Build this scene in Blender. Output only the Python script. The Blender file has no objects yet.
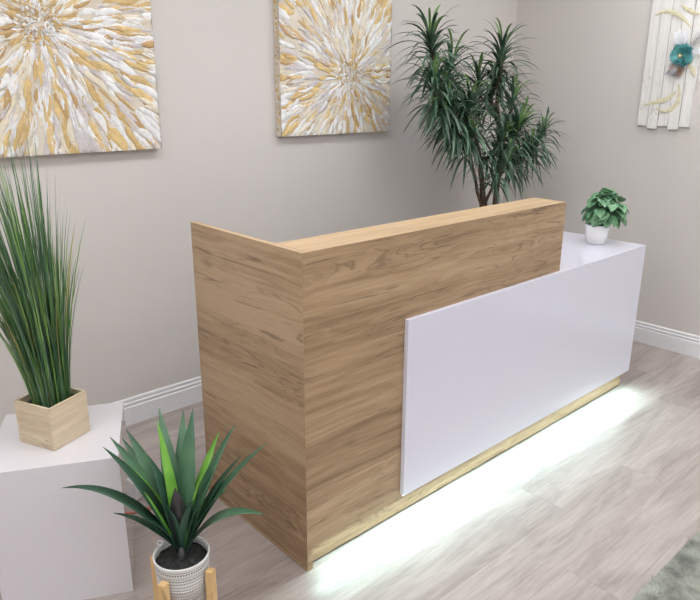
import bpy, bmesh, math, random
from mathutils import Vector, Matrix, noise
R = random.Random(7)
C = bpy.context.scene.collection
sc = bpy.context.scene
PI = math.pi
sc.view_settings.view_transform = 'Standard'
sc.view_settings.look = 'None'
sc.view_settings.gamma = 1
sc.view_settings.exposure = -0.17
sc.view_settings.use_curve_mapping = False

# ------------------------------------------------------------------ materials
def s2l(c):
    return tuple(((v/12.92) if v <= .04045 else ((v+.055)/1.055)**2.4) for v in [x/255 for x in c])+(1,)

class NT:
    def __init__(s, name):
        s.m = bpy.data.materials.new(name); s.m.use_nodes = True
        s.t = s.m.node_tree; s.b = s.t.nodes['Principled BSDF']
        s.co = s.t.nodes.new('ShaderNodeTexCoord').outputs['Object']
    def n(s, typ, **kw):
        o = s.t.nodes.new(typ)
        for k, v in kw.items():
            if k.startswith('i_'):
                key = k[2:]; key = int(key) if key.isdigit() else key.replace('_', ' ')
                if hasattr(v, 'is_linked'): s.t.links.new(v, o.inputs[key])
                else: o.inputs[key].default_value = v
            else: setattr(o, k, v)
        return o
    def l(s, a, b): s.t.links.new(a, b)
    def math(s, op, a, b=0.0, c=None):
        o = s.n('ShaderNodeMath', operation=op)
        for i, v in enumerate((a, b) if c is None else (a, b, c)):
            if hasattr(v, 'is_linked'): s.l(v, o.inputs[i])
            else: o.inputs[i].default_value = v
        return o.outputs[0]
    def xyz(s, v=None):
        o = s.n('ShaderNodeSeparateXYZ'); s.l(v if v is not None else s.co, o.inputs[0]); return o.outputs
    def comb(s, x, y, z):
        o = s.n('ShaderNodeCombineXYZ')
        for i, v in enumerate((x, y, z)):
            if hasattr(v, 'is_linked'): s.l(v, o.inputs[i])
            else: o.inputs[i].default_value = v
        return o.outputs[0]
    def noise(s, v, scale, detail=4, rough=.55, dist=0.0):
        o = s.n('ShaderNodeTexNoise', i_Scale=scale, i_Detail=detail, i_Roughness=rough, i_Distortion=dist)
        s.l(v, o.inputs['Vector']); return o.outputs[0]
    def ramp(s, f, stops, interp='LINEAR'):
        o = s.n('ShaderNodeValToRGB'); s.l(f, o.inputs[0]); o.color_ramp.interpolation = interp
        e = o.color_ramp.elements
        while len(e) > 1: e.remove(e[-1])
        e[0].position = stops[0][0]; e[0].color = stops[0][1]
        for p, c in stops[1:]:
            x = e.new(p); x.color = c
        return o.outputs[0]
    def mix(s, f, a, b, blend='MIX'):
        o = s.n('ShaderNodeMix', data_type='RGBA', blend_type=blend)
        for i, v in ((0, f), (6, a), (7, b)):
            if hasattr(v, 'is_linked'): s.l(v, o.inputs[i])
            else: o.inputs[i].default_value = v
        return o.outputs[2]
    def bump(s, h, strength=.2, dist=.002):
        o = s.n('ShaderNodeBump', i_Strength=strength, i_Distance=dist); s.l(h, o.inputs['Height'])
        s.l(o.outputs[0], s.b.inputs['Normal'])
    def col(s, c):
        if hasattr(c, 'is_linked'): s.l(c, s.b.inputs['Base Color'])
        else: s.b.inputs['Base Color'].default_value = c
    def set(s, **k):
        for a, v in k.items(): s.b.inputs[a.replace('_', ' ')].default_value = v
        return s

def flat(name, rgb, rough=.5, var=.06, scale=30, **kw):
    t = NT(name); c = s2l(rgb)
    f = t.noise(t.co, scale)
    lo = tuple(v*(1-var) for v in c[:3])+(1,); hi = tuple(min(1, v*(1+var)) for v in c[:3])+(1,)
    t.col(t.ramp(f, [(.3, lo), (.7, hi)])); t.set(Roughness=rough, **kw)
    return t.m

def wall_mat(name, rgb):
    t = NT(name); c = s2l(rgb)
    f = t.noise(t.co, 1.3, 3)
    t.col(t.ramp(f, [(.3, tuple(v*.97 for v in c[:3])+(1,)), (.7, tuple(v*1.03 for v in c[:3])+(1,))]))
    t.bump(t.noise(t.co, 260, 3), .08, .001); t.set(Roughness=.75); return t.m

def wood(name, u, v, tones, plank=.19, dark=.55, seed=0.0, knots=True, rough=.45, cellw=6.0):
    """laminate with grain running along u; v across (each 'x','y','z')"""
    t = NT(name); o = t.xyz(); ix = {'x': 0, 'y': 1, 'z': 2}
    U = o[ix[u]]; V = o[ix[v]]
    # bands of boards
    wob = t.noise(t.comb(t.math('MULTIPLY', U, 1.2), seed, t.math('MULTIPLY', V, 1.0)), 1.5, 2)
    V2 = t.math('ADD', V, t.math('MULTIPLY', t.math('SUBTRACT', wob, .5), .03))
    row = t.math('FLOOR', t.math('DIVIDE', t.math('ADD', V, seed*.37), plank))
    stag = t.math('MULTIPLY', t.math('FRACT', t.math('MULTIPLY', row, .618)), 1.7)
    cell = t.math('FLOOR', t.math('DIVIDE', t.math('ADD', U, stag), cellw))
    wn = t.n('ShaderNodeTexWhiteNoise', noise_dimensions='3D'); t.l(t.comb(row, cell, seed), wn.inputs[0])
    rnd = wn.outputs[0]
    off = t.math('MULTIPLY', rnd, 13.0)
    # broad cathedral figure
    vec = t.comb(t.math('ADD', t.math('MULTIPLY', U, 1.6), off), t.math('ADD', off, seed), t.math('MULTIPLY', V2, 11.0))
    big = t.noise(vec, 1.0, 3, .5, .9)
    rings = t.math('FRACT', t.math('MULTIPLY', big, 9.0))
    rings = t.math('ABSOLUTE', t.math('SUBTRACT', rings, .5))
    fine = t.noise(t.comb(t.math('ADD', t.math('MULTIPLY', U, 5.0), off), seed, t.math('MULTIPLY', V2, 130.0)), 1.0, 4, .6)
    med = t.noise(t.comb(t.math('ADD', t.math('MULTIPLY', U, 1.5), off), seed+3, t.math('MULTIPLY', V2, 42.0)), 1.0, 5, .6, .12)
    f = t.math('ADD', t.math('MULTIPLY', big, .30), t.math('MULTIPLY', med, .42))
    f = t.math('ADD', f, t.math('MULTIPLY', fine, .28))
    f = t.math('ADD', f, t.math('MULTIPLY', t.math('SUBTRACT', rings, .25), .10))
    f = t.math('ADD', f, t.math('MULTIPLY', t.math('SUBTRACT', rnd, .5), .17))
    c = t.ramp(f, [(.33, s2l(tones[0])), (.47, s2l(tones[1])), (.62, s2l(tones[2]))])
    # dark cracks
    bands = t.noise(t.comb(t.math('ADD', t.math('MULTIPLY', U, .8), off), seed+20, t.math('MULTIPLY', V2, 5.0)), 1.0, 2)
    cath = t.ramp(t.math('ABSOLUTE', t.math('SUBTRACT', t.math('FRACT', t.math('ADD', t.math('MULTIPLY', big, 14.0), t.math('MULTIPLY', fine, .5))), .5)), [(.03, (1, 1, 1, 1)), (.16, (0, 0, 0, 1))])
    cmask = t.ramp(bands, [(.50, (0, 0, 0, 1)), (.60, (1, 1, 1, 1))])
    c = t.mix(t.math('MULTIPLY', t.math('MULTIPLY', cath, cmask), .50), c, s2l(tuple(int(x*.72) for x in tones[0])))
    cr = t.noise(t.comb(t.math('ADD', t.math('MULTIPLY', U, 1.9), off), seed+9, t.math('MULTIPLY', V2, 34.0)), 1.0, 5, .62, 1.2)
    crm = t.ramp(cr, [(.33, (1, 1, 1, 1)), (.385, (0, 0, 0, 1))])
    c = t.mix(t.math('MULTIPLY', crm, dark), c, s2l(tuple(int(x*.62) for x in tones[0])))
    if knots:
        vo = t.n('ShaderNodeTexVoronoi', i_Scale=1.0, i_Randomness=1.0)
        t.l(t.comb(t.math('ADD', t.math('MULTIPLY', U, 2.1), off), seed, t.math('MULTIPLY', V2, 4.3)), vo.inputs['Vector'])
        wig = t.math('MULTIPLY', t.math('SUBTRACT', t.noise(t.comb(t.math('MULTIPLY', U, 40), 0, t.math('MULTIPLY', V, 40)), 1.0), .5), .09)
        km = t.ramp(t.math('ADD', vo.outputs['Distance'], wig), [(.035, (1, 1, 1, 1)), (.10, (0, 0, 0, 1))])
        c = t.mix(t.math('MULTIPLY', km, .32), c, s2l(tuple(int(x*.6) for x in tones[0])))
    t.col(c); t.bump(fine, .08, .001); t.set(Roughness=rough); return t.m

OAK = [(136, 110, 83), (170, 142, 110), (193, 166, 134)]
M = {}
M['oak_front'] = wood('oak laminate front', 'x', 'z', OAK, seed=1.3)
M['oak_side'] = wood('oak laminate side', 'y', 'z', OAK, seed=5.1)
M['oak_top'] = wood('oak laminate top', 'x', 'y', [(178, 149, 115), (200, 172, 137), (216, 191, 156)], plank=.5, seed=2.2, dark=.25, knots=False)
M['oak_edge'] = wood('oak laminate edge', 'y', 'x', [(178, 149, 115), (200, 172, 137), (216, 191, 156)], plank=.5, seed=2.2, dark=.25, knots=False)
M['wall'] = wall_mat('greige wall paint', (215, 210, 206))
M['ceil'] = wall_mat('white ceiling paint', (232, 231, 228))
M['trim'] = flat('white trim paint', (236, 236, 238), .35, .02)
def gloss(name, rgb, rough=.12, coat=.6):
    t = NT(name); t.col(s2l(rgb)); t.set(Roughness=rough); t.b.inputs['Coat Weight'].default_value = coat
    t.b.inputs['Coat Roughness'].default_value = .03
    t.bump(t.noise(t.co, 3, 2), .02, .002); return t.m
M['white_gloss'] = gloss('high gloss white laminate', (228, 228, 244), .18, .6)
M['pedestal'] = gloss('glossy white display box', (226, 224, 230), .12, 1.0)
M['led'] = NT('led strip light'); e = M['led']; e.set(Emission_Color=(.86, 1, .97, 1), Emission_Strength=1.5); e.col((1, 1, 1, 1)); M['led'] = e.m
e = NT('ceiling light diffuser'); e.set(Emission_Color=(.965, .98, 1, 1), Emission_Strength=7.6); e.col((1, 1, 1, 1)); M['lamp'] = e.m
M['metal'] = flat('white painted metal', (225, 225, 225), .4, .02)
M['ceramic'] = flat('white ceramic', (240, 240, 240), .25, .02)
M['soil'] = flat('dark potting soil', (42, 44, 42), .95, .5, 90)
M['bark'] = flat('brown cane bark', (104, 86, 72), .8, .35, 60)
M['black'] = flat('black plastic', (40, 40, 42), .5)
M['red'] = flat('red cord sheath', (206, 92, 76), .5)
M['greyp'] = flat('white plastic', (226, 228, 232), .4, .02)
M['pine'] = wood('pale pine', 'x', 'z', [(190, 170, 142), (214, 196, 168), (228, 212, 186)], plank=.062, seed=3.0, dark=.25, knots=True, rough=.6)
M['pine_y'] = wood('pale pine end', 'y', 'z', [(190, 170, 142), (214, 196, 168), (228, 212, 186)], plank=.062, seed=4.4, dark=.25, knots=True, rough=.6)
M['bamboo'] = wood('light stand wood', 'z', 'x', [(204, 164, 108), (222, 184, 128), (232, 198, 146)], plank=.5, seed=6, dark=.15, knots=False)
M['canvas'] = flat('cream canvas', (222, 212, 196), .7, .12, 9)
for k, c in dict(p_white=(240, 240, 240), p_cream=(232, 222, 202), p_gold=(212, 182, 126), p_tan=(196, 162, 112), p_lav=(212, 206, 206), p_ochre=(226, 198, 140)).items():
    M[k] = flat('paint '+k[2:], c, .42, .12, 60)

def leaf_mat(name, a, b, rough=.4, scale=9, spec=.5):
    t = NT(name); f = t.noise(t.co, scale, 3)
    t.col(t.ramp(f, [(.35, s2l(a)), (.65, s2l(b))])); t.set(Roughness=rough); t.b.inputs['Specular IOR Level'].default_value = spec
    return t.m
M['lf_dark'] = leaf_mat('dark green leaf', (34, 66, 52), (54, 92, 70))
M['lf_mid'] = leaf_mat('mid green leaf', (60, 98, 74), (84, 124, 92))
M['lf_lime'] = leaf_mat('lime green leaf', (92, 158, 50), (136, 196, 84))
M['lf_purple'] = leaf_mat('greyish purple leaf', (58, 58, 60), (80, 78, 80))  # dark purple grey for the yucca's short front leaf and stem
M['dr_dark'] = leaf_mat('dracaena dark leaf', (46, 72, 56), (74, 104, 80))
M['dr_mid'] = leaf_mat('dracaena leaf', (74, 104, 84), (106, 136, 110))
M['dr_lime'] = leaf_mat('dracaena new leaf', (92, 130, 70), (120, 156, 88))
M['gr_a'] = leaf_mat('grass blade dark', (56, 98, 54), (86, 132, 72), .5, 5)
M['gr_b'] = leaf_mat('grass blade green', (104, 148, 78), (144, 180, 104), .5, 5)
M['gr_c'] = leaf_mat('grass blade blue green', (64, 98, 76), (98, 130, 102), .5, 5)
M['gr_d'] = leaf_mat('grass blade straw', (168, 158, 92), (196, 176, 112), .5, 5)

def veined():
    t = NT('veined green leaf'); o = t.n('ShaderNodeUVMap').outputs[0]; s = t.xyz(o)
    a = t.math('ABSOLUTE', t.math('SUBTRACT', s[0], .5))
    ph = t.math('FRACT', t.math('MULTIPLY', t.math('SUBTRACT', s[1], t.math('MULTIPLY', a, .7)), 6.0))
    v = t.math('ABSOLUTE', t.math('SUBTRACT', ph, .5))
    c = t.ramp(v, [(.05, s2l((158, 196, 160))), (.24, s2l((96, 150, 108)))])
    mid = t.ramp(a, [(.02, (1, 1, 1, 1)), (.06, (0, 0, 0, 1))])
    c = t.mix(mid, c, s2l((150, 186, 144))); f = t.noise(t.co, 25, 2)
    c = t.mix(t.math('MULTIPLY', f, .35), c, s2l((58, 108, 72))); t.col(c); t.set(Roughness=.4); return t.m
M['veined'] = veined()

def floor_mat():
    t = NT('grey brown laminate planks'); o = t.xyz(); U, V = o[0], o[1]
    W = .185
    row = t.math('FLOOR', t.math('DIVIDE', V, W)); st = t.math('MULTIPLY', t.math('FRACT', t.math('MULTIPLY', row, .382)), 1.22)
    uu = t.math('DIVIDE', t.math('ADD', U, st), 1.22); cell = t.math('FLOOR', uu)
    wn = t.n('ShaderNodeTexWhiteNoise', noise_dimensions='2D'); t.l(t.comb(row, cell, 0), wn.inputs[0]); rnd = wn.outputs[0]
    off = t.math('MULTIPLY', rnd, 21.0)
    big = t.noise(t.comb(t.math('ADD', t.math('MULTIPLY', U, 1.8), off), off, t.math('MULTIPLY', V, 9.0)), 1.0, 5, .6, 1.0)
    fine = t.noise(t.comb(t.math('ADD', t.math('MULTIPLY', U, 5), off), 2, t.math('MULTIPLY', V, 90.0)), 1.0, 4, .65, .6)
    f = t.math('ADD', t.math('MULTIPLY', big, .6), t.math('MULTIPLY', fine, .4))
    f = t.math('ADD', f, t.math('MULTIPLY', t.math('SUBTRACT', rnd, .5), .10))
    c = t.ramp(f, [(.34, s2l((146, 134, 128))), (.49, s2l((170, 158, 153))), (.66, s2l((190, 180, 175)))])
    ev = t.math('ABSOLUTE', t.math('SUBTRACT', t.math('FRACT', t.math('DIVIDE', V, W)), .5))
    eu = t.math('ABSOLUTE', t.math('SUBTRACT', t.math('FRACT', uu), .5))
    gv = t.ramp(ev, [(.488, (0, 0, 0, 1)), (.497, (1, 1, 1, 1))]); gu = t.ramp(eu, [(.4978, (0, 0, 0, 1)), (.4995, (1, 1, 1, 1))])
    g = t.math('MAXIMUM', gv, gu)
    c = t.mix(t.math('MULTIPLY', g, .20), c, s2l((112, 98, 90)))
    t.col(c); t.bump(t.math('SUBTRACT', t.math('MULTIPLY', fine, .4), g), .15, .001)
    t.set(Roughness=t_r); return t.m
t_r = .42
M['floor'] = floor_mat()

def rug_mat():
    t = NT('grey green shag'); f = t.noise(t.co, 7, 4, .6)
    t.col(t.ramp(f, [(.35, s2l((104, 107, 100))), (.62, s2l((168, 171, 161)))])); t.set(Roughness=.95); return t.m
M['rug'] = rug_mat()

def pot_mat():
    t = NT('white pot with black dashed bands'); o = t.xyz()
    ang = t.math('ARCTAN2', o[1], o[0]); P = .0300
    zz = t.math('DIVIDE', o[2], P); fz = t.math('FRACT', zz); par = t.math('MODULO', t.math('FLOOR', zz), 2.0)
    band = t.math('MULTIPLY', t.math('GREATER_THAN', fz, .10), t.math('LESS_THAN', fz, .26))
    n = 64/(2*PI)
    fa = t.math('FRACT', t.math('ADD', t.math('MULTIPLY', ang, n), t.math('MULTIPLY', fz, .9)))
    dash = t.math('MULTIPLY', t.math('GREATER_THAN', fa, .42), band)
    thin = t.math('MULTIPLY', t.math('GREATER_THAN', fz, .70), t.math('LESS_THAN', fz, .77))
    f2 = t.math('FRACT', t.math('MULTIPLY', ang, 100/(2*PI)))
    dots = t.math('MAXIMUM', t.math('MULTIPLY', t.math('MULTIPLY', t.math('GREATER_THAN', fz, .70), t.math('LESS_THAN', fz, .82)), t.math('GREATER_THAN', f2, .5)), t.math('MULTIPLY', t.math('GREATER_THAN', fz, .42), t.math('LESS_THAN', fz, .50)))
    m = t.math('MINIMUM', t.math('ADD', t.math('MULTIPLY', dash, .75), t.math('MULTIPLY', dots, .6)), 1.0)
    m = t.math('MULTIPLY', m, t.math('LESS_THAN', o[2], .136))
    t.col(t.mix(m, s2l((232, 232, 232)), s2l((40, 42, 46)))); t.set(Roughness=.5); return t.m
M['pot'] = pot_mat()

# ------------------------------------------------------------------ mesh helpers
def obj(name, bm, mats, parent=None, smooth=False, bevel=0, loc=None):
    me = bpy.data.meshes.new(name); bmesh.ops.recalc_face_normals(bm, faces=bm.faces)
    bm.to_mesh(me); bm.free()
    o = bpy.data.objects.new(name, me); C.objects.link(o)
    for m in (mats if isinstance(mats, (list, tuple)) else [mats]): me.materials.append(m)
    if smooth:
        for p in me.polygons: p.use_smooth = True
    if parent: o.parent = parent
    if loc: o.location = loc
    if bevel:
        b = o.modifiers.new('bevel', 'BEVEL'); b.width = bevel; b.segments = 2; b.limit_method = 'ANGLE'
    return o
def tag(o, label, cat, group=None):
    o['label'] = label; o['category'] = cat
    if group: o['group'] = group
    return o
def thing(name, label, cat, loc=(0, 0, 0), rotz=0, group=None):
    o = bpy.data.objects.new(name, None); C.objects.link(o); o.location = loc; o.rotation_euler = (0, 0, rotz)
    return tag(o, label, cat, group)
def struct(name, bm, m, **k):
    o = obj(name, bm, m, **k); o['kind'] = 'structure'; return o
def box(bm, x0, x1, y0, y1, z0, z1, mi=0):
    v = [bm.verts.new((x, y, z)) for z in (z0, z1) for y in (y0, y1) for x in (x0, x1)]
    for f in ((0, 1, 3, 2), (4, 5, 7, 6), (0, 1, 5, 4), (2, 3, 7, 6), (0, 2, 6, 4), (1, 3, 7, 5)):
        bm.faces.new([v[i] for i in f]).material_index = mi
    return v
def B(*a):
    bm = bmesh.new(); box(bm, *a); return bm
def lathe(prof, n=48, bm=None, c=(0, 0)):
    bm = bm or bmesh.new(); rings = []
    for r, z in prof:
        if r < 1e-6: rings.append([bm.verts.new((c[0], c[1], z))])
        else: rings.append([bm.verts.new((c[0]+r*math.cos(2*PI*i/n), c[1]+r*math.sin(2*PI*i/n), z)) for i in range(n)])
    for a, b in zip(rings, rings[1:]):
        for i in range(n):
            j = (i+1) % n
            if len(a) == 1 and len(b) == 1: continue
            if len(a) == 1: bm.faces.new((a[0], b[i], b[j]))
            elif len(b) == 1: bm.faces.new((a[i], a[j], b[0]))
            else: bm.faces.new((a[i], a[j], b[j], b[i]))
    return bm
def tube(bm, pts, rad, n=8, caps=True):
    pts = [Vector(p) for p in pts]; rings = []
    for i, p in enumerate(pts):
        d = (pts[min(i+1, len(pts)-1)]-pts[max(i-1, 0)]).normalized()
        a = d.cross(Vector((0, 0, 1)) if abs(d.z) < .9 else Vector((1, 0, 0))).normalized(); b = d.cross(a)
        r = rad[i] if isinstance(rad, (list, tuple)) else rad
        rings.append([bm.verts.new(p+r*(a*math.cos(2*PI*k/n)+b*math.sin(2*PI*k/n))) for k in range(n)])
    for a, b in zip(rings, rings[1:]):
        for k in range(n): bm.faces.new((a[k], a[(k+1) % n], b[(k+1) % n], b[k]))
    if caps: bm.faces.new(rings[0]); bm.faces.new(rings[-1][::-1])
    return bm
def bez(p0, p1, p2, t): return p0*(1-t)**2+p1*2*t*(1-t)+p2*t*t
def blade(bm, p0, p1, p2, w, prof, seg=8, fold=.3, up=None, mi=0, twist=0):
    """strap leaf along a quadratic curve; prof(t)->width factor; V-folded"""
    p0, p1, p2 = Vector(p0), Vector(p1), Vector(p2); prev = None
    for i in range(seg+1):
        t = i/seg; p = bez(p0, p1, p2, t); d = (bez(p0, p1, p2, min(1, t+.02))-bez(p0, p1, p2, max(0, t-.02))).normalized()
        u = Vector(up) if up is not None else Vector((0, 0, 1))
        s = d.cross(u)
        if s.length < 1e-3: s = d.cross(Vector((1, .3, 0)))
        s.normalize(); nn = s.cross(d).normalized()
        if twist:
            q = Matrix.Rotation(twist*t, 3, d); s = q@s; nn = q@nn
        hw = w*prof(t)*.5
        row = [bm.verts.new(p-s*hw+nn*hw*fold), bm.verts.new(p), bm.verts.new(p+s*hw+nn*hw*fold)]
        if prev:
            for k in (0, 1):
                f = bm.faces.new((prev[k], prev[k+1], row[k+1], row[k])); f.material_index = mi; f.smooth = True
        prev = row
def solid(o, th):
    s = o.modifiers.new('thickness', 'SOLIDIFY'); s.thickness = th; s.offset = 0; return o

# ------------------------------------------------------------------ room shell
YB, XR, XL, YF, ZC = 1.36, 2.885, -3.2, -4.2, 2.75
struct('floor', B(XL-.1, XR+.1, YF-.1, YB+.1, -.1, 0), M['floor'])
struct('ceiling', B(XL-.1, XR+.1, YF-.1, YB+.1, ZC, ZC+.1), M['ceil'])
struct('wall_back', B(XL-.1, XR+.1, YB, YB+.1, 0, ZC), M['wall'])
struct('wall_right', B(XR, XR+.1, YF, YB, 0, ZC), M['wall'])
struct('wall_left', B(XL-.1, XL, YF, YB, 0, ZC), M['wall'])
struct('wall_front', B(XL-.1, XR+.1, YF-.1, YF, 0, ZC), M['wall'])
BP = [(0, 0), (.016, 0), (.016, .088), (.012, .092), (.012, .098), (.0145, .100), (.0145, .108), (.009, .112), (.009, .117), (.0105, .119), (.0105, .127), (.007, .131), (0, .131)]
def baseboard(name, a, b, nrm):
    bm = bmesh.new(); a, b, nrm = Vector(a), Vector(b), Vector(nrm)
    A = [bm.verts.new(a+nrm*d+Vector((0, 0, z))) for d, z in BP]; D = [bm.verts.new(b+nrm*d+Vector((0, 0, z))) for d, z in BP]
    for i in range(len(BP)):
        j = (i+1) % len(BP); bm.faces.new((A[i], A[j], D[j], D[i]))
    bm.faces.new(A); bm.faces.new(D[::-1]); struct(name, bm, M['trim'])
baseboard('baseboard_back', (XL, YB, 0), (XR, YB, 0), (0, -1, 0))
baseboard('baseboard_right', (XR, YF, 0), (XR, YB-.0162, 0), (-1, 0, 0))
baseboard('baseboard_left', (XL, YF, 0), (XL, YB-.0162, 0), (1, 0, 0))
baseboard('baseboard_front', (XL+.0162, YF, 0), (XR-.0162, YF, 0), (0, 1, 0))

# ceiling lights
LIGHTS = [(x, -.02, c+' of the row nearest the back wall') for x, c in ((-2.35, 'left end'), (-.75, 'second from the left'), (.75, 'second from the right'), (2.1, 'right end'))]
LIGHTS += [(x, y, c+' of the '+w) for y, w in ((-1.9, 'middle row'), (-3.3, 'row farthest from the back wall')) for x, c in ((-1.9, 'left panel'), (.2, 'middle panel'), (2.1, 'right panel'))]
for x, y, w in LIGHTS:
    t = thing('ceiling_light', 'white recessed ceiling panel light, '+w, 'light', (x, y, ZC), 0, 'ceiling panel lights')
    bm = bmesh.new(); 
    for a in ((-.62, .62, -.32, -.3), (-.62, .62, .3, .32), (-.62, -.6, -.3, .3), (.6, .62, -.3, .3)): box(bm, *a, -.02, 0)
    obj('frame', bm, M['metal'], t)
    obj('diffuser', B(-.6, .6, -.3, .3, -.012, -.002), M['lamp'], t)

# ------------------------------------------------------------------ reception desk
H, HW, D, LT = 1.07, .777, .62, 1.385
W0, W1, TP = .430, 2.150, .152
desk = thing('reception_desk', 'L shaped oak and glossy white reception desk with glowing LED base', 'desk')
# left side panel
def prism(bm, poly, z0, z1):
    lo = [bm.verts.new((x, y, z0)) for x, y in poly]; hi = [bm.verts.new((x, y, z1)) for x, y in poly]
    bm.faces.new(lo[::-1]); bm.faces.new(hi)
    for i in range(len(poly)): j = (i+1) % len(poly); bm.faces.new((lo[i], lo[j], hi[j], hi[i]))
bm = bmesh.new(); sd = [(0, 0), (.0215, .0215), (.0215, D), (0, D)]
prism(bm, sd, .098, H); box(bm, 0, .022, 0, D, 0, .0979)
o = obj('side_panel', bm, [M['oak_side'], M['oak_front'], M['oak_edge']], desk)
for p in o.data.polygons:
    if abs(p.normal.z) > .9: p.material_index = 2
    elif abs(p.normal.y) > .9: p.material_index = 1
# raised front panel with broad ledge
bm = bmesh.new(); prism(bm, [(.0006, 0), (LT, 0), (LT, TP), (.0225, TP), (.0225, .0219)], .098, H)
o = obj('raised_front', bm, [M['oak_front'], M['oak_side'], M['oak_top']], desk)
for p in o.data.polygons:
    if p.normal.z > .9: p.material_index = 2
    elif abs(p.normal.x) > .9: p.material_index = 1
o = obj('kick_board', B(.0225, 2.145, .020, .036, .010, .118), M['oak_front'], desk)
o['label'] = 'recessed oak toe kick washed by the LED light'
# plinth behind the kick
obj('plinth', B(.03, 2.145, .037, D-.03, .0, .0975), M['black'], desk)
bm = bmesh.new(); box(bm, W0, W1, -.018, -.0005, .103, HW)
obj('front_fascia', bm, M['white_gloss'], desk, bevel=.0008)['label'] = 'glossy white front fascia panel'
bm = bmesh.new(); box(bm, LT+.0005, W1, 0, D, HW-.02, HW); box(bm, .0225, LT+.0005, TP+.0005, D, HW-.02, HW)
obj('countertop', bm, M['white_gloss'], desk)['label'] = 'glossy white work counter'
obj('end_panel', B(W1-.02, W1, 0, D, .106, HW-.0205), M['white_gloss'], desk)['label'] = 'glossy white end panel'
obj('back_carcass', B(LT+.0005, W1-.0205, 0, .02, .098, HW-.0205), M['white_gloss'], desk)
ls = obj('led_strip', B(.03, 2.12, .006, .012, .0965, .0978), M['led'], desk)
ls['label'] = 'cool white LED strip under the desk front'
ld = bpy.data.lights.new('led_light', 'AREA'); ld.shape = 'RECTANGLE'; ld.size = 2.1; ld.size_y = .012; ld.energy = 7.6; ld.color = (.66, 1.0, .97)
lo = bpy.data.objects.new('led_light', ld); C.objects.link(lo); lo.parent = desk
lo.location = (1.085, -.004, .094)
lo.rotation_euler = (math.radians(-53), 0, 0)

# ------------------------------------------------------------------ pedestal
ang = math.radians(-26.3)
ped = obj('display_pedestal', B(-.37, 0, 0, .38, 0, .477), M['pedestal'], bevel=.0012, loc=(-.463, .297, 0))
ped.rotation_euler = (0, 0, ang)
tag(ped, 'glossy white cube pedestal under the tall grass planter', 'pedestal')

# ------------------------------------------------------------------ planter of grass
pl = thing('potted_grass', 'tall artificial grass in a square pale wooden planter on white pedestal', 'plant', (-.5535, .5465, .4775), math.radians(24))
S, PH, T = .0715, .138, .007
bm = bmesh.new()
box(bm, -S, S, -S, -S+T, 0, PH, 0); box(bm, -S, S, S-T, S, 0, PH, 0)
box(bm, -S, -S+T, -S+T, S-T, 0, PH, 1); box(bm, S-T, S, -S+T, S-T, 0, PH, 1); box(bm, -S+T, S-T, -S+T, S-T, 0, .006, 0)
obj('planter_box', bm, [M['pine'], M['pine_y']], pl, bevel=.0008)
bm = bmesh.new(); bmesh.ops.create_grid(bm, x_segments=14, y_segments=14, size=S-T)
for v in bm.verts: v.co.z = PH-.02+.004*noise.noise(v.co*90)
obj('soil', bm, M['soil'], pl)
bm = bmesh.new()
Rz = Matrix.Rotation(-math.radians(24), 3, 'Z')
def gprof(t): return (1-.55*t) if t < .75 else max(.03, (1-.55*t)*(1-t)/.25)
for i in range(430):
    a = R.uniform(0, 2*PI); r = .05*math.sqrt(R.random()); bx, by = r*math.cos(a), r*math.sin(a)*.9
    Lh = R.choice((.80, .72, .62, .52, .42))*R.uniform(.82, 1.04)
    # lean grows with the radius; world frame: tuft leans gently left
    sx = bx*2.4+R.gauss(0, .036)-.055*Lh/.7; sx = sx*.55 if sx > 0 else sx; sy = by*1.6+R.gauss(0, .035)
    if i % 14 == 0: sx = R.uniform(.03, .085); Lh = R.uniform(.42, .60); bx = .045
    w = Rz@Vector((sx, sy, 0)); base = Rz@Vector((bx, by, 0))
    p0 = Vector((max(-.055, min(.055, base.x)), max(-.055, min(.055, base.y)), PH-.02)); p2 = Vector((base.x+w.x, base.y+w.y, PH-.02+Lh))
    p1 = Vector((p0.x+w.x*.25, p0.y+w.y*.25, PH+Lh*.55))
    mi = R.choices((0, 1, 2, 3), (8, 5, 6, 1))[0]
    blade(bm, p0, p1, p2, R.uniform(.003, .0065), gprof, 6, .35, up=(R.uniform(-1, 1), R.uniform(-1, 1), .1), mi=mi)
obj('grass_blades', bm, [M['gr_a'], M['gr_b'], M['gr_c'], M['gr_d']], pl)

# ------------------------------------------------------------------ yucca in banded pot on wooden stand
CAM = Vector((-1.126872, -1.445134, 1.505742))
RR = Vector((.741716, -.670705, .003392)); DD = Vector((-.197980, -.223767, -.954323)); FF = Vector((.640828, .707165, -.298758)); FPX = 669.87
PC = Vector((-.415, .04, 0)); RZ = .27
st = thing('plant_stand', 'light wooden four legged plant stand holding the banded pot', 'stand', PC)
fr = Vector((-.67, -.742, 0)).normalized(); rt = Vector((.742, -.67, 0)).normalized()
th = math.radians(20)
A = fr*math.cos(th)-rt*math.sin(th); Bv = rt*math.cos(th)+fr*math.sin(th)
rotA = math.atan2(A.y, A.x)
for k in range(4):
    a = rotA+k*PI/2; bm = bmesh.new(); box(bm, .079, .101, -.011, .011, 0, .236)
    bmesh.ops.rotate(bm, verts=bm.verts, cent=(0, 0, 0), matrix=Matrix.Rotation(a, 3, 'Z'))
    obj('leg', bm, M['bamboo'], st, bevel=.0015)
for k in range(2):
    bm = bmesh.new(); box(bm, -.079, .079, -.009, .009, .105-.019*k, .1235-.019*k)
    bmesh.ops.rotate(bm, verts=bm.verts, cent=(0, 0, 0), matrix=Matrix.Rotation(rotA+k*PI/2, 3, 'Z'))
    obj('crossbar', bm, M['bamboo'], st)
yu = thing('potted_yucca', 'spiky green artificial yucca in white pot with dashed black bands', 'plant', PC+Vector((0, 0, .124)))
PZ = RZ-.124
prof = [(0, 0), (.060, 0), (.064, .004)]
z = .008
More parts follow.
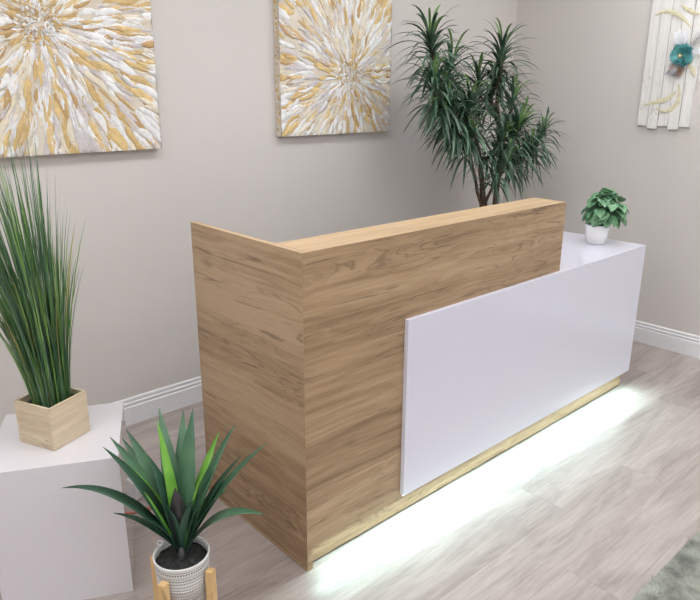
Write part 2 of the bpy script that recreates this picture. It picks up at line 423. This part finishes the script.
while z < PZ-.012:
    prof += [(.0655+.010*z/PZ, z), (.0672+.010*z/PZ, z+.004), (.0672+.010*z/PZ, z+.008), (.0655+.010*z/PZ, z+.0107)]; z += .0108
prof += [(.0772, PZ-.006), (.078, PZ-.001), (.0765, PZ+.001), (.0735, PZ), (.072, PZ-.012), (.070, .010), (0, .010)]
obj('pot', lathe(prof, 72), M['pot'], yu, smooth=True)
bm = bmesh.new(); prof = [(.0718*i/12, PZ-.020) for i in range(13)]; lathe(prof, 40, bm)
for v in bm.verts: v.co.z += .006*noise.noise(v.co*60)+.004*noise.noise(v.co*180)
obj('soil', bm, M['soil'], yu)
o0 = yu.location
bm = bmesh.new(); cpt = (rt*-.066+fr*-.03)
pts = [(cpt.x+.008*math.cos(a)*rt.x, cpt.y+.008*math.cos(a)*rt.y, PZ+.008+.008*math.sin(a)) for a in [2*PI*i/14 for i in range(15)]]
tube(bm, pts, .0035, 8, False)
obj('rim_ring', bm, M['greyp'], yu, smooth=True)['label'] = 'small white ring on the far rim of the pot'
bm = bmesh.new(); tube(bm, [(0, 0, PZ-.03), (0, 0, PZ-.012), (.001, 0, PZ+.015)], [.013, .012, .006], 12)
obj('stem', bm, M['lf_purple'], yu, smooth=True)
# (image direction of the tip u,v ; depth ; width ; material ; bow)
Y0 = CAM+(RR*(182-350)/FPX+DD*(541-300)/FPX+FF)*1.885
LV = [(62, 488, 1.80, .030, 'lf_dark', .55), (113, 513, 1.93, .018, 'lf_dark', .25), (103, 447, 1.82, .032, 'lf_dark', .18), (110, 437, 1.92, .034, 'lf_mid', .14),
      (122, 438, 2.00, .032, 'lf_mid', .12), (126, 429, 1.97, .036, 'lf_mid', .12), (122, 461, 1.86, .026, 'lf_lime', .20), (157, 420, 1.86, .022, 'lf_lime', .04),
      (159, 408, 1.96, .036, 'lf_mid', .05), (183, 410, 2.00, .036, 'lf_mid', .02), (193, 408, 1.93, .038, 'lf_mid', .02), (219, 432, 1.96, .026, 'lf_lime', .08),
      (205, 467, 1.80, .020, 'lf_lime', .02), (236, 423, 1.91, .030, 'lf_mid', .10), (267, 443, 1.86, .032, 'lf_mid', .16), (242, 455, 1.90, .022, 'lf_dark', .16),
      (265, 515, 1.84, .034, 'lf_mid', .60), (175, 488, 1.80, .040, 'lf_purple', .0), (140, 519, 1.80, .020, 'lf_dark', .3), (205, 480, 1.97, .034, 'lf_dark', .05),
      (150, 470, 1.96, .034, 'lf_dark', .05), (193, 500, 1.80, .030, 'lf_dark', .1), (166, 505, 1.82, .032, 'lf_dark', .1), (148, 455, 1.84, .034, 'lf_dark', .10), (215, 470, 1.83, .034, 'lf_dark', .12), (140, 512, 1.96, .018, 'lf_mid', .35), (228, 490, 1.84, .026, 'lf_dark', .25)]
def yprof(t):
    return (.55+.45*min(1, t/.35)) if t < .35 else max(.02, 1-((t-.35)/.65)**1.7)
for u, v, d, w, m, bow in LV:
    tip = CAM+(RR*(u-350)/FPX+DD*(v-300)/FPX+FF)*d
    vec = tip-Y0; hr = Vector((vec.x, vec.y, 0)); hd = hr.normalized() if hr.length > 1e-4 else Vector((1, 0, 0))
    base = Y0+hd*.012+Vector((0, 0, -.030)); L = vec.length
    ctrl = Y0+vec*.5+Vector((0, 0, 1))*bow*L*.55+hd*(-.03*L)
    bm = bmesh.new()
    blade(bm, base-o0, ctrl-o0, tip-o0, w*1.5, yprof, 16, .32, up=Vector((0, 0, 1))-hd*.6 if hr.length > .03 else -hd)
    solid(obj('leaf', bm, M[m], yu), .0012)

# ------------------------------------------------------------------ white pot plant on counter
sp = thing('potted_foliage_plant', 'small leafy green plant in white pot on the far end of the counter', 'plant', (2.006, .173, HW+.0005))
obj('pot', lathe([(0, 0), (.040, 0), (.044, .003), (.052, .04), (.060, .092), (.0605, .096), (.058, .096), (.050, .05), (.042, .01), (0, .01)], 40), M['ceramic'], sp, smooth=True)
bm = lathe([(.057*i/6, .082) for i in range(7)], 24); obj('soil', bm, M['soil'], sp)
bm = bmesh.new(); uv = bm.loops.layers.uv.new('UVMap')
def broad(bm, base, tip, w, nrm, droop):
    base, tip = Vector(base), Vector(tip); n = 7; ax = (tip-base); Lr = ax.length; d0 = ax.normalized()
    s = d0.cross(nrm).normalized(); nn = s.cross(d0).normalized(); prev = None
    for i in range(n+1):
        t = i/n; wd = w*.5*math.sin(PI*min(1, t**.8))**.75 if 0 < t < 1 else .0004
        p = base+ax*t+nn*(-droop*Lr*(t*t))
        row = []
        for k in (-1, -.5, 0, .5, 1):
            row.append((bm.verts.new(p+s*wd*k+nn*(abs(k)**1.3)*wd*.35*(1 if k else 0)+nn*.0012*math.sin(t*18)*abs(k)), .5+.5*k, t))
        if prev:
            for k in range(4):
                q = (prev[k], prev[k+1], row[k+1], row[k]); f = bm.faces.new([a[0] for a in q]); f.smooth = True
                for lp, a in zip(f.loops, q): lp[uv].uv = (a[1], a[2])
        prev = row
sb = bmesh.new()
for i in range(95):
    a = i*2.39996+R.uniform(-.3, .3); f = i/95
    el = 1.4-2.0*f+R.uniform(-.15, .15)
    dr = Vector((math.cos(a)*math.cos(el), math.sin(a)*math.cos(el), math.sin(el)))
    lean = rt*.010
    rad = Vector((dr.x*.112, dr.y*.112, dr.z*.112)); c = Vector((0, 0, .146))+lean*3.2
    tip = c+rad*R.uniform(.82, 1.12); 
    tip.z = max(tip.z, .04)
    ln = R.uniform(.062, .085); outward = (tip-Vector((0, 0, .10))).normalized()
    tang = (outward*.45+Vector((math.cos(a+.5*math.sin(i)), math.sin(a+.5*math.sin(i)), -.35-.9*f))*.8).normalized()
    base = tip-tang*ln
    broad(bm, base, tip, ln*.80, (outward*1.2+Vector((R.uniform(-.4, .4), R.uniform(-.4, .4), .45))).normalized(), .22)
    tube(sb, [(R.uniform(-.02, .02), R.uniform(-.02, .02), .08), base*.5+Vector((0, 0, .05)), base], .0013, 5)
# trailing sprig to the right
for k in range(6):
    p = rt*(.05+.011*k)+Vector((0, 0, .175-.009*k)); broad(bm, p, p+rt*.045+Vector((0, 0, (-1)**k*.026-.012)), .042, Vector((fr.x, fr.y, 1)), .15)
solid(obj('leaves', bm, M['veined'], sp), .0008)
obj('stems', sb, M['lf_mid'], sp)

# ------------------------------------------------------------------ dracaena behind the desk
tr = thing('potted_dracaena', 'tall many headed dracaena plant behind the desk in room corner', 'plant', (2.13, .95, 0))
T0 = Vector((2.13, .95, 0))
obj('pot', lathe([(0, 0), (.13, 0), (.135, .01), (.165, .30), (.17, .31), (.16, .31), (.15, .28), (.12, .02), (0, .02)], 40), M['black'], tr, smooth=True)
bm = lathe([(.15*i/6, .275) for i in range(7)], 24); obj('soil', bm, M['soil'], tr)
def at(u, v, y):
    r = RR*(u-350)/FPX+DD*(v-300)/FPX+FF; return CAM+r*((y-CAM.y)/r.y)-T0
# heads: crown centre (u, v) as seen, y depth, size, number of leaves, crown direction
HD = [((431, 46), .98, .95, 60, (-.25, 0, 1)), ((434, 90), .92, .88, 60, (-.45, -.1, .8)), ((501, 58), 1.0, .95, 60, (.1, 0, 1)), ((494, 90), 1.08, .95, 56, (.35, 0, .9)),
      ((468, 112), .88, .95, 64, (-.1, -.2, 1)), ((516, 135), .80, .95, 70, (.25, -.25, .8)), ((541, 137), .80, .70, 46, (.6, 0, .8)), ((450, 70), 1.02, .9, 46, (.3, 0, 1)), ((452, 118), .90, .82, 54, (-.5, -.1, .7)),
      ((478, 85), 1.08, .9, 46, (0, .1, 1)), ((505, 165), .78, .72, 40, (.1, -.3, .6)), ((446, 125), .98, .75, 40, (-.5, 0, .6)), ((512, 105), .9, .75, 36, (.3, 0, .8)), ((527, 155), .80, .8, 44, (.4, -.2, .5)), ((500, 145), .84, .8, 44, (0, -.4, .6)), ((446, 100), .95, .82, 44, (-.4, 0, .7)), ((470, 140), .86, .8, 40, (-.2, -.3, .5))]
forks = [at(483, 190, .95), at(489, 188, .93)]
base_pts = [Vector((-.03, 0, .27)), Vector((.035, -.02, .27)), Vector((-.05, .02, .27))]
trunks = [[0, 'A'], [1, 'B']]
def dprof(t): return .5+.5*min(1, t/.25) if t < .25 else max(.04, 1-((t-.25)/.75)**2.8)
tj = [(at(484, 205, .95), at(480, 160, .96), at(470, 112, .97), at(452, 78, .99)), (at(495, 205, .94), at(500, 160, .97), at(497, 105, 1.0), at(502, 60, 1.0)), (at(481, 205, .96), at(468, 150, .96), at(450, 120, .97), at(436, 100, .96))]
for i, pts in enumerate(tj):
    bm = bmesh.new(); P = [base_pts[i]]+list(pts)
    q = []
    for a, b in zip(P, P[1:]):
        for k in range(4): q.append(a.lerp(b, k/4)+Vector((R.uniform(-.003, .003), R.uniform(-.003, .003), 0)))
    q.append(P[-1]); n = len(q)
    tube(bm, q, [(.019 if i < 2 else .010)*(1-.55*k/n)*(1+.10*(k % 2)) for k in range(n)], 10)
    obj('trunk', bm, M['bark'], tr, smooth=True)
allp = [Vector(p) for pts in tj for p in pts]
for (uvp, y, sz, n, dr) in HD:
    n = int(n*1.25)
    c = at(*uvp, y); dr = Vector(dr).normalized()
    j = min(allp, key=lambda p: (p-(c-Vector((0, 0, .16)))).length)
    bm = bmesh.new(); tube(bm, [j, j.lerp(c-dr*.1, .6), c-dr*.04, c+dr*.05], [.010, .008, .007, .004], 8)
    br = obj('branch', bm, M['bark'], tr, smooth=True)
    bm = bmesh.new()
    a1 = dr.cross(Vector((0, 1, 0.1))).normalized(); a2 = dr.cross(a1)
    for k in range(n):
        f = k/n; a = k*2.39996+R.uniform(-.2, .2)
        el = math.radians(74-104*f**.8+R.uniform(-10, 10))      # inner leaves upright, outer ones hanging
        side = a1*math.cos(a)+a2*math.sin(a)
        d = (side*math.cos(el)+dr*math.sin(el)).normalized(); L = sz*R.uniform(.17, .27)*(.75+.25*math.sin(PI*min(1, f+.15)))
        b = c+dr*(.05-.20*f)+side*.004; w = R.uniform(.014, .020)*(.9 if f < .2 else 1.05)
        p1 = b+d*L*.5+Vector((0, 0, .055)); p2 = b+d*L*.85+side*L*.22+Vector((0, 0, -L*(.06+.42*f)*R.uniform(.5, 1.5)))
        wy = YB-.03-T0.y; wx = XR-.03-T0.x
        for p in (p1, p2):
            p.y = min(p.y, wy); p.x = min(p.x, wx)
        mi = 2 if f < .10 and R.random() < .7 else (1 if R.random() < .35 else 0)
        blade(bm, b, p1, p2, w, dprof, 7, .3, mi=mi, twist=R.uniform(-.5, .5))
    obj('foliage', bm, [M['dr_dark'], M['dr_mid'], M['dr_lime']], br)

# ------------------------------------------------------------------ paintings
def painting(label, x0, x1, z0, z1, cx, cz, n, seed, th=.038):
    rr = random.Random(seed); yf = YB-.0004-th
    t = thing('canvas_painting', label, 'painting', (cx, YB-.0004, cz), 0, 'gold and white flower canvases')
    obj('canvas', B(x0-cx, x1-cx, -th, 0, z0-cz, z1-cz), M['canvas'], t, bevel=.002)
    names = ['p_white', 'p_cream', 'p_gold', 'p_tan', 'p_lav', 'p_ochre']
    X0, X1, Z0, Z1 = x0-cx, x1-cx, z0-cz, z1-cz
    bm = bmesh.new()
    def stroke(x, z, a, L, w, mi, h, lay):
        d = (math.cos(a), math.sin(a)); s = (-d[1], d[0]); m = 6; prev = None; bend = rr.uniform(-.12, .12)*L
        for i in range(m+1):
            tt = i/m; wd = w*.5*(math.sin(PI*min(.97, .06+tt**.85*.94)))**.7*(1+.25*rr.uniform(-1, 1)); bx = bend*math.sin(PI*tt); row = []
            for k, hh in ((-1, 0), (-.72, .9), (0, .45), (.72, 1), (1, 0)):
                px = x+d[0]*L*tt+s[0]*(wd*k+bx); pz = z+d[1]*L*tt+s[1]*(wd*k+bx)
                px = max(X0+.001, min(X1-.001, px)); pz = max(Z0+.001, min(Z1-.001, pz))
                row.append(bm.verts.new((px, -th-.0003-lay-h*hh, pz)))
            if prev:
                for k in range(4):
                    f = bm.faces.new((prev[k], row[k], row[k+1], prev[k+1])); f.material_index = mi; f.smooth = True
            prev = row
    Rm = max(math.hypot(x, z) for x in (X0, X1) for z in (Z0, Z1))
    for i in range(n):
        f = i/n; r = .04+(Rm-.04)*(1-f)**.80; a = rr.uniform(0, 2*PI)
        x, z = r*math.cos(a), r*math.sin(a)
        if not (X0-.01 < x < X1+.01 and Z0-.01 < z < Z1+.01): continue
        L = rr.uniform(.075, .150)*(.6+.9*r); w = rr.uniform(.018, .034)*(.65+.9*r)
        mi = rr.choices((0, 1, 2, 3, 4, 5), (9, 5, 4, 2, 4, 3))[0]
        stroke(x, z, a+rr.gauss(0, .10), L, w, mi, rr.uniform(.0015, .0035), rr.uniform(0, .003))
    for i in range(240):
        r = .072*math.sqrt(rr.random()); a = rr.uniform(0, 2*PI)
        stroke(r*math.cos(a), r*math.sin(a), a+rr.gauss(0, .9), rr.uniform(.014, .028), rr.uniform(.006, .011), rr.choices((0, 1, 2, 3, 4), (6, 2, 3, 2, 1))[0], .003, rr.uniform(.001, .005))
    for i in range(60):
        z = rr.uniform(Z0+.01, Z1-.03); y = -rr.uniform(.012, .03); h = rr.uniform(.006, .02)
        vs = [bm.verts.new((X0-.0008, max(-th+.001, y-.006), z)), bm.verts.new((X0-.0012, min(-.002, y+.006), z+.002)), bm.verts.new((X0-.0012, min(-.002, y+.005), z+h)), bm.verts.new((X0-.0008, max(-th+.001, y-.008), z+h*.9))]
        bm.faces.new(vs).material_index = rr.choice((0, 2, 3, 5))
    obj('paint_strokes', bm, [M[k] for k in names], t)
painting('largest canvas of gold and white radiating petals, at the left edge of the back wall', -.66, .2676, 1.2606, 2.19, -.192, 1.743, 1800, 3)
painting('narrower gold and white petal burst canvas on the wall between the large canvas and dracaena', .9134, 1.675, 1.2836, 2.19, 1.373, 1.583, 1600, 11)

# ------------------------------------------------------------------ wood wall art on right wall
bx0, bx1 = .446, .145; cyb = (bx0+bx1)/2
wa = thing('plank_wall_art', 'whitewashed vertical plank wall art with teal rose on right wall', 'wall art', (XR, cyb, 1.68))
M['plank'] = wood('whitewashed plank', 'z', 'y', [(214, 212, 208), (232, 230, 226), (240, 239, 236)], plank=.06, seed=8, dark=.1, knots=False, rough=.7)
wth = (bx0-bx1)/5
for k in range(5):
    ya = bx0-k*wth; zb = 1.300 if k in (1, 3) else 1.316
    th = .024 if k in (1, 3) else .020
    obj('plank', B(-th, -.001, ya-wth+.0014-cyb, ya-.0014-cyb, zb-1.68, .42), M['plank'], wa, bevel=.001)
M['wash'] = flat('antique gold wash', (224, 216, 184), .5, .15, 40)
M['teal'] = flat('teal satin paper', (112, 184, 184), .35, .15, 30); M['teal2'] = flat('deep teal paper', (84, 156, 160), .4, .2, 30)
M['silver'] = flat('silver grey leaf', (176, 178, 184), .35, .15, 60); M['rust'] = flat('brown grey paper', (178, 152, 138), .5, .25, 50); M['whitep'] = flat('white paper leaf', (232, 234, 238), .5, .05)
X0 = -.0245
def L3(y, z, d=0): return Vector((X0-d, y-cyb, z-1.68))
def arc_stroke(bm, pts, w):
    prev = None; n = len(pts)
    for i, (y, z) in enumerate(pts):
        a = pts[max(0, i-1)]; b = pts[min(n-1, i+1)]; d = Vector((b[0]-a[0], b[1]-a[1])).normalized(); s = Vector((-d.y, d.x)); wd = w*math.sin(PI*(.06+.88*i/(n-1)))*.5
        row = [bm.verts.new(L3(y+s.x*wd, z+s.y*wd, .0006)), bm.verts.new(L3(y, z, .002)), bm.verts.new(L3(y-s.x*wd, z-s.y*wd, .0006))]
        if prev:
            for k in (0, 1): bm.faces.new((prev[k], prev[k+1], row[k+1], row[k]))
        prev = row
def arcpts(cy, cz, ry, rz, a0, a1, n=18): return [(cy+ry*math.cos(math.radians(a0+(a1-a0)*i/(n-1))), cz+rz*math.sin(math.radians(a0+(a1-a0)*i/(n-1)))) for i in range(n)]
for a in ([(0.421, 1.913), (0.384, 1.928), (0.339, 1.927), (0.292, 1.907), (0.25, 1.877), (0.213, 1.84)], [(0.28, 1.956), (0.245, 1.93), (0.206, 1.909), (0.175, 1.904)],
          [(0.158, 1.796), (0.183, 1.762), (0.201, 1.757)], [(0.422, 1.43), (0.362, 1.444), (0.304, 1.457), (0.262, 1.483), (0.239, 1.508)],
          [(0.344, 1.412), (0.302, 1.396), (0.257, 1.407), (0.224, 1.446), (0.222, 1.496), (0.235, 1.545)], [(0.204, 1.655), (0.168, 1.618), (0.156, 1.582)]):
    bm = bmesh.new(); arc_stroke(bm, a, .026); obj('gold_swirl', bm, M['wash'], wa)
fy, fz = .235, 1.695
# fern leaves
def leaf_shape(bm, a, L, w, y=fy, z=fz, d=.006, mi=0, r0=.02):
    dv = Vector((0, math.cos(a), math.sin(a))); b = L3(y, z, d)+dv*r0
    blade(bm, b, b+dv*L*.5+Vector((-.02, 0, 0)), b+dv*L+Vector((-.008, 0, 0)), w, lambda t: max(.05, math.sin(PI*(.1+.85*t))), 8, .2, up=(-1, 0, 0), mi=mi)
bm = bmesh.new()
for a, L in ((math.radians(48+80), .0), ):
    pass
aF = math.radians(125)   # towards upper right as seen (the -y side)
dv = Vector((0, -math.cos(math.radians(50)), math.sin(math.radians(50))))
sv = Vector((0, dv.z, -dv.y)); b0 = L3(fy, fz, .010)
for i in range(16):
    t = .03+.0105*i; ww = .030*math.sin(PI*(.15+.8*i/16))
    for s in (-1, 1):
        p = b0+dv*t; q = p+sv*s*ww+dv*.012
        blade(bm, p, p.lerp(q, .5)+Vector((-.002, 0, 0)), q, .007, lambda t: max(.1, 1-t*.9), 3, .2, up=(-1, 0, 0))
tb = b0+dv*.2
blade(bm, b0, b0+dv*.1, tb, .003, lambda t: 1-.7*t, 4, .2, up=(-1, 0, 0))
obj('fern_leaf', bm, M['silver'], wa)['label'] = 'silver grey fern leaf'
bm = bmesh.new()
for a, L, w in ((100, .075, .030), (80, .09, .04), (68, .085, .035), (115, .05, .02)):
    leaf_shape(bm, math.radians(a), L, w, y=fy+.01, z=fz+.03)
leaf_shape(bm, math.radians(172), .08, .022, y=fy-.02, z=fz+.005); leaf_shape(bm, math.radians(165), .07, .02, y=fy-.02, z=fz+.01)
obj('white_leaves', bm, M['whitep'], wa)['label'] = 'white paper leaves'
bm = bmesh.new()
for a, L, w in ((318, .085, .016), (340, .05, .014), (5, .045, .014), (345, .04, .02)): leaf_shape(bm, math.radians(a), L, w, y=fy, z=fz-.03, d=.003)
obj('grey_leaves', bm, M['silver'], wa)
def rosette(name, y, z, rad, rings, mats, dep):
    bm = bmesh.new()
    for q, (rf, n, op) in enumerate(rings):
        for k in range(n):
            a = 2*PI*k/n+q*.45; r0 = rad*rf
            o = L3(y, z, .004+dep*q/len(rings)); prev = None
            for i in range(5):
                t = i/4; row = []
                for j in range(6):
                    s = j/5-.5; aa = a+s*(2*PI/n)*1.35*(.45+.55*math.sin(PI*min(1, t*.75+.1)))
                    r = r0*(.15+.85*t)*(1-.12*abs(2*s)**2*t); x = -(r0*op*(t**1.5)+.002*math.cos(3*s+q)*t)
                    row.append(bm.verts.new(o+Vector((x, r*math.cos(aa), r*math.sin(aa)))))
                if prev:
                    for j in range(5):
                        f = bm.faces.new((prev[j], prev[j+1], row[j+1], row[j])); f.smooth = True; f.material_index = (k+q) % len(mats)
                prev = row
    return obj(name, bm, [M[m] for m in mats], wa)
rosette('teal_rose', fy, fz, .066, [(1.0, 7, .15), (.85, 6, .35), (.66, 5, .6), (.46, 4, .9)], ['teal', 'teal2'], .012)['label'] = 'large teal paper rose'
rosette('brown_flower', fy+.014, fz-.070, .042, [(1.0, 6, .3), (.7, 5, .6), (.4, 4, .9)], ['rust', 'rust', 'silver'], .020)['label'] = 'small brown grey paper flower'
bm = bmesh.new(); bmesh.ops.create_icosphere(bm, subdivisions=2, radius=.010, matrix=Matrix.Translation(L3(fy+.003, fz-.004, .03)))
for v in bm.verts: v.co += v.normal*.002*noise.noise(v.co*300)
obj('bead_cluster', bm, M['p_gold'], wa, smooth=True)

# ------------------------------------------------------------------ rug
rug = thing('shag_rug', 'grey green shaggy rug at the bottom right on the floor', 'rug', (1.5, -1.6, 0))
bm = bmesh.new(); box(bm, -1.25, 1.25, -.83, .825, .0005, .010)
obj('backing', bm, M['rug'], rug)
bm = bmesh.new()
for i in range(26000):
    x = R.uniform(-1.24, .30); y = R.uniform(-.15, .826); z = .0095
    if y > .80: z = .006
    a = noise.noise(Vector((x*5, y*5, 0)))*6+R.gauss(0, .5); L = R.uniform(.012, .024)
    dx, dy = math.cos(a)*L, math.sin(a)*L*.7; s = .0016
    v = [bm.verts.new((x-dy*s/L, y+dx*s/L, z)), bm.verts.new((x+dy*s/L, y-dx*s/L, z)), bm.verts.new((x+dx, y+dy, z+R.uniform(.004, .012)))]
    bm.faces.new(v)
pile = obj('pile', bm, M['rug'], rug); pile['kind'] = 'stuff'

# ------------------------------------------------------------------ cord and small box on the floor
bm = bmesh.new()
cp = [(-.62, .93), (-.45, .82), (-.33, .71), (-.25, .665), (-.15, .668), (-.04, .640), (.06, .665), (.25, .72), (.5, .80)]
pts = []
for a, b in zip(cp, cp[1:]):
    for k in range(5): pts.append((a[0]+(b[0]-a[0])*k/5, a[1]+(b[1]-a[1])*k/5, .0036))
tube(bm, pts, .0035, 8)
tag(obj('power_cord', bm, M['red'], smooth=True), 'thin red cord on the floor running from pedestal to behind desk', 'cord')
bm = B(-.03, .03, -.02, .02, 0, .075)
o = obj('plastic_box', bm, M['greyp'], bevel=.006, loc=(-.222, .775, .0003)); o.rotation_euler = (0, 0, .5)
tag(o, 'small white box on the floor beside the pedestal, mostly hidden by yucca leaves', 'box')

# ------------------------------------------------------------------ world and camera
w = bpy.data.worlds.new('world'); sc.world = w; w.use_nodes = True
w.node_tree.nodes['Background'].inputs[0].default_value = (.8, .85, .9, 1); w.node_tree.nodes['Background'].inputs[1].default_value = .3
cd = bpy.data.cameras.new('camera'); cd.sensor_width = 36; cd.lens = FPX/700*36; cd.clip_start = .02
co = bpy.data.objects.new('camera', cd); C.objects.link(co)
X, Yv, Z = RR, -DD, -FF
co.matrix_world = Matrix(((X.x, Yv.x, Z.x, CAM.x), (X.y, Yv.y, Z.y, CAM.y), (X.z, Yv.z, Z.z, CAM.z), (0, 0, 0, 1)))
sc.camera = co
